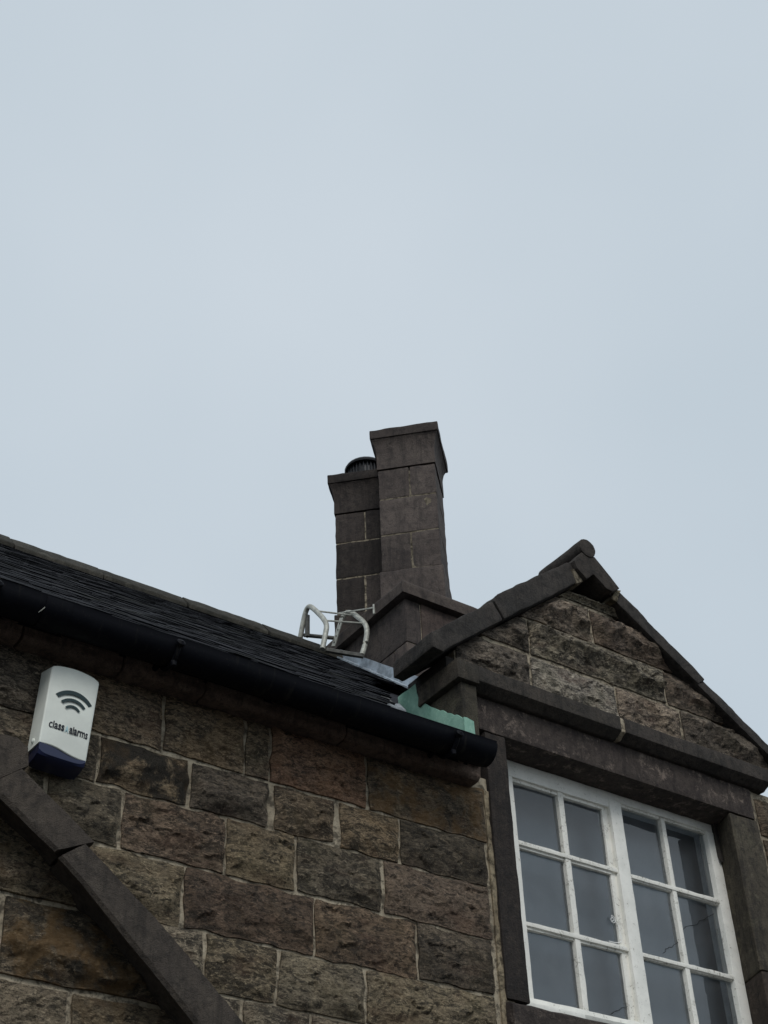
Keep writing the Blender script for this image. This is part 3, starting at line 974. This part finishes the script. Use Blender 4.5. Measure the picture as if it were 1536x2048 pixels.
bar('bottom_rail', 3.43, 4.822, 1.870, 1.913, YF - .003, 4.17, 'white_paint', .0015)
prism('window_sill', [(4.048, 1.846), (4.048, 1.868), (4.11, 1.886), (4.17, 1.886), (4.17, 1.846)], 'x', 3.44, 3.80, 'white_paint', win, bevel=.004, step=.03, amp=.002)
prism('window_sill', [(4.050, 1.846), (4.050, 1.866), (4.11, 1.884), (4.17, 1.884), (4.17, 1.846)], 'x', 3.80, 4.815, 'bare_wood', win, bevel=.003, step=.03, amp=.002)
cols = ((3.600, 3.862), (3.886, 4.125), (4.214, 4.475), (4.495, 4.765))
rowsz = ((1.905, 2.206), (2.224, 2.552), (2.571, 2.900))
for (a, b) in cols:
    for (c, d) in rowsz:
        # putty run along the head of each pane
        box('putty', a + .004, b - .004, YF + .012, 4.146, d - .010 if d < 2.8 else (2.888 if a > 4.2 else 2.846), d + .004 if d < 2.8 else 2.903, 'flaky_paint', win, bevel=.002, step=.02, amp=.003)
        bm = bmesh.new()
        t1, t2 = rnd.uniform(-.0015, .0015), rnd.uniform(-.0015, .0015)
        q4 = [bm.verts.new(p) for p in ((a, 4.141 + t1 - t2, c), (b, 4.141 - t1 - t2, c), (b, 4.141 - t1 + t2, d), (a, 4.141 + t1 + t2, d))]
        bm.faces.new(q4)
        finish(bm, 'pane', 'glass', win, smooth=None)
# inner frame of the secondary glazing
bm = bmesh.new()
for (x0, x1, z0, z1) in ((4.186, 4.222, 1.85, 2.94), (4.790, 4.846, 1.85, 2.94), (4.222, 4.790, 2.918, 2.965), (3.38, 4.186, 2.93, 2.97)):
    add_prism(bm, [(x0, 4.195), (x1, 4.195), (x1, 4.225), (x0, 4.225)], 'z', z0, z1)
finish(bm, 'inner_frame', 'inner_paint', win, smooth=None)
# added grey sheet behind the glass, in place of even sky reflection
bm = bmesh.new()
nx_ = 60
row0, row1 = [], []
for k in range(nx_ + 1):
    x = 3.36 + 1.54 * k / nx_
    yy = 4.31 + .002 * math.sin(k * .37)
    row0.append(bm.verts.new((x, yy, 1.80)))
    row1.append(bm.verts.new((x, yy + .002, 3.0)))
for k in range(nx_):
    bm.faces.new((row0[k], row0[k + 1], row1[k + 1], row1[k]))
finish(bm, 'pane_backing', 'pane_backing', win, smooth=60)
# room behind the glass
bm = bmesh.new()
add_prism(bm, [(2.6, 4.24), (5.9, 4.24), (5.9, 7.0), (2.6, 7.0)], 'z', .4, 3.02)
bmesh.ops.recalc_face_normals(bm, faces=bm.faces)
front = [f for f in bm.faces if all(abs(v.co.y - 4.24) < 1e-4 for v in f.verts)]
bmesh.ops.delete(bm, geom=front, context='FACES_ONLY')
bmesh.ops.reverse_faces(bm, faces=bm.faces)
finish(bm, 'room', 'plaster', house, smooth=None)
# cracks and a loose curl of wire on the panes
def strip(pts, w, name):
    bm = bmesh.new()
    add_tube(bm, [(p[0], 4.1375, p[1]) for p in pts], w, 4)
    return finish(bm, name, 'crack', win, smooth=0)
def crack(a, b, n=9, w=.0011):
    pts = []
    for k in range(n + 1):
        t = k / n
        pts.append((a[0] + (b[0] - a[0]) * t + rnd.uniform(-.005, .005), a[1] + (b[1] - a[1]) * t + rnd.uniform(-.007, .007)))
    strip(pts, w, 'crack')
crack((4.510, 2.38), (4.735, 2.497))
crack((4.375, 2.255), (4.470, 2.315))
crack((4.02, 1.93), (4.118, 1.985))
curl = [(4.085, 2.325)]
for k in range(14):
    t = k / 13 * 2.6 * math.pi
    r_ = .006 + .011 * k / 13
    curl.append((4.093 + r_ * math.cos(t), 2.335 + r_ * math.sin(t)))
curl += [(4.118, 2.318), (4.123, 2.290), (4.128, 2.262), (4.122, 2.244), (4.085, 2.236), (4.055, 2.236)]
tube('wire_curl', smooth_path([(p[0], 4.128, p[1]) for p in curl], 3), .0017, 'wire', win, 5)

# ---------------------------------------------------------------- chimney
chim = empty('chimney', (4.3, 5.9, 4.4 + H), None, None)
chim.parent = house
chim.location = Vector((4.3, 5.9, 4.4 + H)) - WL[house]
XC0, XC1, YC0, YC1 = 4.000, 4.610, 5.340, 6.62
# base: coursed blocks, each course bonded the other way
def cblock(x0, x1, y0, y1, z0, z1, mat='chimney', tint=None, name='block'):
    q = lambda: rnd.uniform(-.002, .002)
    tt = rnd.uniform(.72, 1.22)
    return box(name, x0 + .003 + q(), x1 - .003 + q(), y0 + .003 + q(), y1 - .003 + q(), z0 + .003, z1 - .003, mat, chim, bevel=.007, step=.035, amp=.0036, tint=tint or (tt, tt, tt, 0))
box('core', XC0 + .012, XC1 - .012, YC0 + .012, YC1 - .012, 3.6, 4.66, 'mortar', chim, bevel=0, step=0, amp=0)
for (z0, z1, off) in ((3.85, 4.10, .18), (4.10, 4.372, .13), (4.372, 4.668, .0)):
    xs = XC0 + (.115 if off == 0 else .31)
    ys = YC0 + (.42 if off == 0 else off)
    if off == 0:
        cblock(XC0, xs, YC0, ys, z0, z1)
        cblock(xs, XC1, YC0, YC0 + .2, z0, z1, tint=(1.05, .95, .9, 0))
    else:
        cblock(XC0, xs, YC0, ys, z0, z1, tint=(1.15, 1.12, 1.1, 0))
        cblock(xs, XC1, YC0, YC0 + .2, z0, z1)
    y = ys
    while y < YC1 - .1:
        y2 = min(YC1, y + .42)
        cblock(XC0, XC0 + .2, y, y2, z0, z1)
        y = y2
# weathered cap of the base
bm = bmesh.new()
rings = []
for (zz, ex) in ((4.668, .042), (4.735, .045), (4.745, .040), (4.815, -.06)):
    rings.append([bm.verts.new(p) for p in ((XC0 - ex, YC0 - ex, zz), (XC1 + ex, YC0 - ex, zz), (XC1 + ex, YC1 + ex, zz), (XC0 - ex, YC1 + ex, zz))])
for a, b in zip(rings[:-1], rings[1:]):
    for k in range(4):
        bm.faces.new((a[k], a[(k + 1) % 4], b[(k + 1) % 4], b[k]))
bm.faces.new(rings[0][::-1])
bm.faces.new(rings[-1])
slice_up(bm, .07)
rough_up(bm, .0025)
finish(bm, 'base_cap', 'chimney', chim, False, 32, (.95, .93, .9, 0))
# two diagonal flue stacks
U, V = Vector((-1, 1, 0)) / math.sqrt(2), Vector((1, 1, 0)) / math.sqrt(2)
def diag_block(near, u0, u1, v0, v1, z0, z1, tint, name='block', mat='chimney', amp=.0036):
    bm = bmesh.new()
    pr = [(u0, v0), (u1, v0), (u1, v1), (u0, v1)]
    add_prism(bm, pr, 'z', z0, z1)
    bmesh.ops.recalc_face_normals(bm, faces=bm.faces)
    bmesh.ops.bevel(bm, geom=bm.edges[:], offset=.006, segments=2, profile=.6, affect='EDGES')
    slice_up(bm, .035)
    rough_up(bm, amp, 14, rnd.random() * 40)
    for v in bm.verts:
        p = near + U * v.co.x + V * v.co.y
        v.co = Vector((p.x, p.y, v.co.z))
    return finish(bm, name, mat, chim, False, 32, tint)
def stack(nx, ny, hi, tint0, mt):
    near = Vector((nx, ny, 0))
    S = .362
    def tt():
        f = tint0 * rnd.uniform(.70, 1.25)
        return (f, f * .99, f * .98, 0)
    diag_block(near, .003, S - .003, .003, S - .003, 4.72, 5.80, (mt, mt, mt, 0), 'core', 'mortar', 0)
    g_ = .0042
    diag_block(near, -.012, S + .012, -.012, S + .012, 4.76, 5.040 + hi - g_, tt())
    js = .175
    diag_block(near, 0, js - g_, 0, S, 5.040 + hi + g_, 5.317 + hi - g_, tt())
    diag_block(near, js + g_, S, 0, S, 5.040 + hi + g_, 5.317 + hi - g_, tt())
    diag_block(near, 0, S, 0, S, 5.317 + hi + g_, 5.597 + hi - g_, tt())
    js = .165
    diag_block(near, 0, js - g_, 0, S, 5.597 + hi + g_, 5.838 + hi - g_, tt())
    diag_block(near, js + g_, S, 0, S, 5.597 + hi + g_, 5.838 + hi - g_, tt())
    # head with a hollow moulding running out to the cap slab
    bm = bmesh.new()
    rings = []
    for zz, ex in ((5.842, .006), (5.975, .006), (6.00, .010), (6.035, .016), (6.062, .025), (6.076, .034)):
        rings.append([bm.verts.new((a, b, zz + hi)) for a, b in ((-ex, -ex), (S + ex, -ex), (S + ex, S + ex), (-ex, S + ex))])
    for a, b in zip(rings[:-1], rings[1:]):
        for k in range(4):
            bm.faces.new((a[k], a[(k + 1) % 4], b[(k + 1) % 4], b[k]))
    bm.faces.new(rings[0][::-1])
    bm.faces.new(rings[-1])
    slice_up(bm, .07)
    rough_up(bm, .002)
    for v in bm.verts:
        p = near + U * v.co.x + V * v.co.y
        v.co = Vector((p.x, p.y, v.co.z))
    finish(bm, 'head_block', 'chimney', chim, False, 25, tt())
    diag_block(near, -.042, S + .042, -.042, S + .042, 6.078 + hi, 6.150 + hi, tuple(.72 * c for c in tt()[:3]) + (0,), 'cap_slab')
    return near + (U + V) * S / 2
stack(4.305, 5.362, -.010, .98, .5)
c2 = stack(4.305, 5.862, -.032, .62, .85)
# louvred cowl on the farther stack
cow = bmesh.new()
add_tube(cow, [(c2.x, c2.y, 6.10), (c2.x, c2.y, 6.28)], .112, 24)
for k in range(30):
    t = k * 2 * math.pi / 30
    x, y = c2.x + .120 * math.cos(t), c2.y + .120 * math.sin(t)
    add_tube(cow, [(x, y, 6.16), (x, y, 6.285)], .0055, 4)
dome = [(.142, 6.285), (.146, 6.297), (.138, 6.312), (.10, 6.328), (.05, 6.338), (.004, 6.340)]
rings = [[cow.verts.new((c2.x + r_ * math.cos(k * math.pi / 14), c2.y + r_ * math.sin(k * math.pi / 14), zz)) for k in range(28)] for r_, zz in dome]
for a, b in zip(rings[:-1], rings[1:]):
    for k in range(28):
        cow.faces.new((a[k], a[(k + 1) % 28], b[(k + 1) % 28], b[k]))
cow.faces.new(rings[0][::-1])
cow.faces.new(rings[-1])
finish(cow, 'cowl', 'cowl', chim, False, 40)
# lead soakers at the foot of the chimney
bm = bmesh.new()
add_prism(bm, [(5.22, zroof(5.22) - .03), (6.02, zroof(6.0) - .03), (6.02, zroof(6.0) + .09), (5.22, zroof(5.22) + .11)], 'x', 3.986, 3.998)
add_prism(bm, [(3.98, 3.9), (4.63, 3.9), (4.63, zroof(5.34) + .02), (3.98, zroof(5.34) + .02)], 'y', 5.325, 5.338)
slice_up(bm, .05)
rough_up(bm, .002, 20)
finish(bm, 'lead_soakers', 'lead', chim)
bm = bmesh.new()
add_prism(bm, [(5.20, zroof(5.20) + .012), (6.0, zroof(6.0) + .012), (6.0, zroof(6.0) + .022), (5.20, zroof(5.20) + .022)], 'x', 3.90, 3.99)
slice_up(bm, .04)
rough_up(bm, .004, 20)
finish(bm, 'lead_apron', 'lead', chim)

# ================================================================== gutter
gut = empty('gutter', (2.0, 3.79, 2.66 + H), 'black half-round iron gutter running under the slate eaves', 'gutter')
GY, GZ, GA, GB = 3.784, 2.712, .066, .068
def trough(name, x0, x1, sc=1., open_=True):
    bm = bmesh.new()
    prof = []
    n = 14
    for k in range(n + 1):
        t = math.pi + math.pi * k / n
        prof.append((GY + GA * sc * math.cos(t), GZ + GB * sc * math.sin(t)))
    if sc == 1.:
        prof = [(prof[0][0] + .010, prof[0][1] + .002), (prof[0][0] - .003, prof[0][1] + .006)] + prof
    inner = [(GY + (p[0] - GY) * .93, min(GZ + .004, GZ + (p[1] - GZ) * .94 + .002)) for p in prof]
    loop = prof + inner[::-1]
    add_prism(bm, loop, 'x', x0, x1)
    slice_x = int((x1 - x0) / .12)
    for k in range(1, slice_x):
        bmesh.ops.bisect_plane(bm, geom=bm.verts[:] + bm.edges[:] + bm.faces[:], plane_co=(x0 + (x1 - x0) * k / slice_x, 0, 0), plane_no=(1, 0, 0))
    for v in bm.verts:
        v.co.z += .004 * noise.noise(Vector((v.co.x * 1.7, 0, 0)))
        v.co.y += .004 * noise.noise(Vector((v.co.x * 1.9, 5, 0)))
    return finish(bm, name, 'iron', gut, False, 40)
trough('trough', X0 - .1, 1.36)
trough('trough', 1.36, 3.195)
trough('socket', 1.33, 1.42, 1.06)
# stop end
bm = bmesh.new()
add_prism(bm, [(GY + GA * math.cos(math.pi + math.pi * k / 14), GZ + GB * math.sin(math.pi + math.pi * k / 14)) for k in range(15)], 'x', 3.193, 3.199)
finish(bm, 'stop_end', 'iron', gut, False, 40)
def bracket(x):
    bm = bmesh.new()
    arc = [(x, GY + (GA + .006) * math.cos(t), GZ + (GB + .007) * math.sin(t)) for t in [math.pi * (1.02 + .98 * k / 10) for k in range(11)]]
    add_tube(bm, arc, .009, 6)
    add_tube(bm, [(x, 3.86, 2.70), (x, 3.90, 2.69), (x, 3.93, 2.685)], .011, 6)
    o = finish(bm, 'bracket', 'iron', gut, False, 40)
    bm = bmesh.new()
    add_tube(bm, [(x, GY - GA - .004, GZ - .022), (x, GY - GA - .016, GZ - .018), (x, GY - GA - .020, GZ - .014)], [.016, .016, .008], 10)
    finish(bm, 'bracket_bolt', 'iron', o, False, 40)
    tube('bracket_nut', [(x, GY - .03, GZ - GB - .004), (x, GY - .035, GZ - GB - .022)], [.013, .009], 'iron', o, 8)
for x in (-.9, .2, 1.16, 1.815, 3.005):
    bracket(x)
box('fascia', X0, 3.25, 3.872, 3.898, 2.706, 2.80, 'iron', gut, bevel=.003, step=0, amp=0)
# pale streak of sealant on the trough
def on_gutter(x, t):
    return (x, GY + (GA + .001) * math.cos(math.pi + t), GZ + (GB + .001) * math.sin(math.pi + t))
tube('sealant_streak', [on_gutter(1.352 - .006 * k, .12 + .13 * k) for k in range(7)], [.003, .0028, .002, .0024, .002, .0015, .0008], 'galv', gut, 6)

# ================================================================== alarm box
alarm = empty('alarm_box', (1.424, 3.958, 2.262 + H), 'white burglar alarm box with dark blue lens on the stone wall', 'alarm box')
alarm.rotation_euler = (0, R(2.8), 0)
AW, AH, AD = .168, .314, .086
wave = lambda u: .012 - .016 * u / AW + .0045 * math.sin((u / AW) * 2 * math.pi) + .004
def outline(n=24):
    p = [(u * AW / n, wave(u * AW / n)) for u in range(n + 1)]
    p += [(AW + .002, AH - .016), (AW - .001, AH - .008)]
    p += [(AW * (1 - t / 8), AH - .004 + .009 * math.sin(math.pi * t / 8)) for t in range(1, 8)]
    p += [(.004, AH - .006), (-.002, AH - .014)]
    return p
bm = bmesh.new()
fr = [bm.verts.new((u, -AD + .006 * ((u / AW - .5) * 2) ** 2, v)) for u, v in outline()]
bk = [bm.verts.new((u * 1.06 - .005, 0, v * 1.035 - .004 + .012 * (v > .1))) for u, v in outline()]
bm.faces.new(fr)
bm.faces.new(bk[::-1])
n = len(fr)
for i in range(n):
    bm.faces.new((fr[i], bk[i], bk[(i + 1) % n], fr[(i + 1) % n]))
bmesh.ops.recalc_face_normals(bm, faces=bm.faces)
bmesh.ops.bevel(bm, geom=[e for e in bm.edges if all(abs(v.co.y + AD) < .0065 for v in e.verts)], offset=.005, segments=3, profile=.5, affect='EDGES')
finish(bm, 'casing', 'alarm_white', alarm, True, 28)
# lens: top follows the wave, the chin runs back to the wall
bm = bmesh.new()
cs = []
nu = 16
for k in range(nu + 1):
    u = .003 + (AW - .006) * k / nu
    e = 1 - abs(2 * k / nu - 1) ** 6
    w0 = wave(u) + .004
    lo = -.019 - .005 * e
    cs.append([bm.verts.new(p) for p in ((u, -AD + .006, w0), (u, -AD + .004, lo + .006 + .008 * (1 - e)), (u, -AD + .010, lo), (u, -AD * .55, lo - .008), (u, -.004, lo - .012), (u, -.001, w0))])
for a, b in zip(cs[:-1], cs[1:]):
    for k in range(6):
        bm.faces.new((a[k], b[k], b[(k + 1) % 6], a[(k + 1) % 6]))
bm.faces.new(cs[0][::-1])
bm.faces.new(cs[-1])
finish(bm, 'blue_lens', 'alarm_blue', alarm, True, 30)
for sx in (-.004, AW + .006):
    bm = bmesh.new()
    add_tube(bm, [(sx + (.004 if sx < 0 else -.004), -AD * .42, .040), (sx - (.002 if sx < 0 else -.002), -AD * .42, .040), (sx - (.005 if sx < 0 else -.005), -AD * .42, .040)], [.0085, .0085, .005], 12)
    finish(bm, 'screw_cap', 'alarm_white', alarm, True, 40)
# printed waves
def arcmesh(cx, cz, r0, r1, half):
    bm = bmesh.new()
    n = 24
    a, b = [], []
    for k in range(n + 1):
        t = math.pi / 2 + R(half) * (1 - 2 * k / n)
        for rr, lst in ((r0, a), (r1, b)):
            u, v = cx + rr * math.cos(t), cz + rr * math.sin(t)
            lst.append((u, v))
    yy = lambda u: -AD + .006 * ((u / AW - .5) * 2) ** 2 - .0012
    va = [bm.verts.new((u, yy(u), v)) for u, v in a]
    vb = [bm.verts.new((u, yy(u), v)) for u, v in b]
    for k in range(n):
        bm.faces.new((va[k], va[k + 1], vb[k + 1], vb[k]))
    r_ = bmesh.ops.extrude_face_region(bm, geom=bm.faces[:])
    for v in r_['geom']:
        if isinstance(v, bmesh.types.BMVert):
            v.co.y += .0011
    finish(bm, 'printed_wave', 'print_dark', alarm, True, 30)
ax, az = .0905, .1485
arcmesh(ax, az, .0715, .0860, 49)
arcmesh(ax, az, .0465, .0570, 50)
arcmesh(ax, az, .0245, .0325, 55)
# lettering
def letters(body, u0, u1, v0, v1, mat, name, off=.018):
    cu = bpy.data.curves.new('txt', 'FONT')
    cu.body = body
    cu.offset = off
    cu.resolution_u = 3
    ob = bpy.data.objects.new('txt', cu)
    C.link(ob)
    dg = bpy.context.evaluated_depsgraph_get()
    me = bpy.data.meshes.new_from_object(ob.evaluated_get(dg))
    bpy.data.objects.remove(ob)
    bm = bmesh.new()
    bm.from_mesh(me)
    xs = [v.co.x for v in bm.verts]
    ys = [v.co.y for v in bm.verts]
    a, b, c, d = min(xs), max(xs), min(ys), max(ys)
    for v in bm.verts:
        u = u0 + (v.co.x - a) / (b - a) * (u1 - u0)
        hh = (v.co.y - c) / (d - c)
        if len(body) > 1:
            hh = hh * .80 / .70 if hh < .70 else .80 + (hh - .70) * .20 / .30
        w = v0 + hh * (v1 - v0)
        v.co = Vector((u, -AD + .006 * ((u / AW - .5) * 2) ** 2 - .0012, w))
    r_ = bmesh.ops.extrude_face_region(bm, geom=bm.faces[:])
    for v in r_['geom']:
        if isinstance(v, bmesh.types.BMVert):
            v.co.y += .0011
    finish(bm, name, mat, alarm, True, 30)
letters('class', .0215, .0735, .0775, .1050, 'print_black', 'lettering', .016)
letters('A', .0765, .0885, .0775, .1010, 'print_pale', 'letter')
letters('alarms', .0920, .1580, .0775, .1050, 'print_black', 'lettering', .016)

# ================================================================== roof hook frame by the chimney
frame = empty('roof_frame', (3.8, 5.8, 4.45 + H), 'grey bent-tube steel frame hooked over the ridge beside the chimney', 'roof frame')
LX, RX = 3.712, 3.942
hl = smooth_path([(LX, 6.00, 4.66), (LX, 5.965, 4.76), (LX, 5.935, 4.815), (LX, 5.905, 4.826), (LX, 5.870, 4.800), (LX, 5.80, 4.718), (LX, 5.745, 4.645), (LX - .002, 5.712, 4.580), (LX - .02, 5.70, 4.50), (LX - .045, 5.69, 4.395)], 5)
tube('hoop', hl, .0155, 'galv', frame, 10)
hr = smooth_path([(RX - .02, 5.86, 4.80), (RX - .005, 5.845, 4.826), (RX + .005, 5.80, 4.806), (RX + .005, 5.73, 4.732), (RX, 5.665, 4.655), (RX - .004, 5.635, 4.585), (RX - .03, 5.615, 4.48), (RX - .068, 5.60, 4.375)], 5)
tube('hoop', hr, .0155, 'galv', frame, 10)
# perforated strut
bm = bmesh.new()
a, b = Vector((3.916, 5.862, 4.795)), Vector((3.902, 5.935, 4.630))
add_prism(bm, [(-.016, -.003), (.016, -.003), (.016, .003), (-.016, .003)], 'z', 0, (b - a).length)
rot = (b - a).to_track_quat('Z', 'X').to_matrix().to_4x4()
for v in bm.verts:
    v.co = a + rot @ v.co
strut = finish(bm, 'strut', 'galv', frame)
for k in range(4):
    t = .22 + k * .22
    p = a + (b - a) * t
    tube('hole', [p + Vector((-.002, -.004, 0)), p + Vector((-.003, -.0052, 0))], .006, 'crack', strut, 8)
tube('stay', [(3.716, 5.82, 4.748), (3.944, 5.78, 4.775)], .0055, 'galv', frame, 6)
tube('stay', [(3.714, 5.725, 4.625), (3.940, 5.665, 4.652)], .0055, 'galv', frame, 6)
tube('stay', [(3.905, 5.88, 4.835), (3.950, 5.580, 4.715)], .005, 'galv', frame, 6)
tube('clamp', [(3.954, 5.580, 4.738), (3.954, 5.580, 4.672)], .008, 'galv', frame, 6)
tube('lower_bar', [(3.722, 5.975, 4.668), (3.915, 5.932, 4.690)], .012, 'galv_dark', frame, 8)
box('back_leg_plate', 3.715, 3.735, 5.93, 5.955, 4.64, 4.79, 'galv_dark', frame, bevel=.002, step=0, amp=0)
tube('foot_beam', [(3.70, 5.70, 4.405), (3.80, 5.645, 4.385), (3.885, 5.60, 4.372)], .016, 'galv_dark', frame, 6)
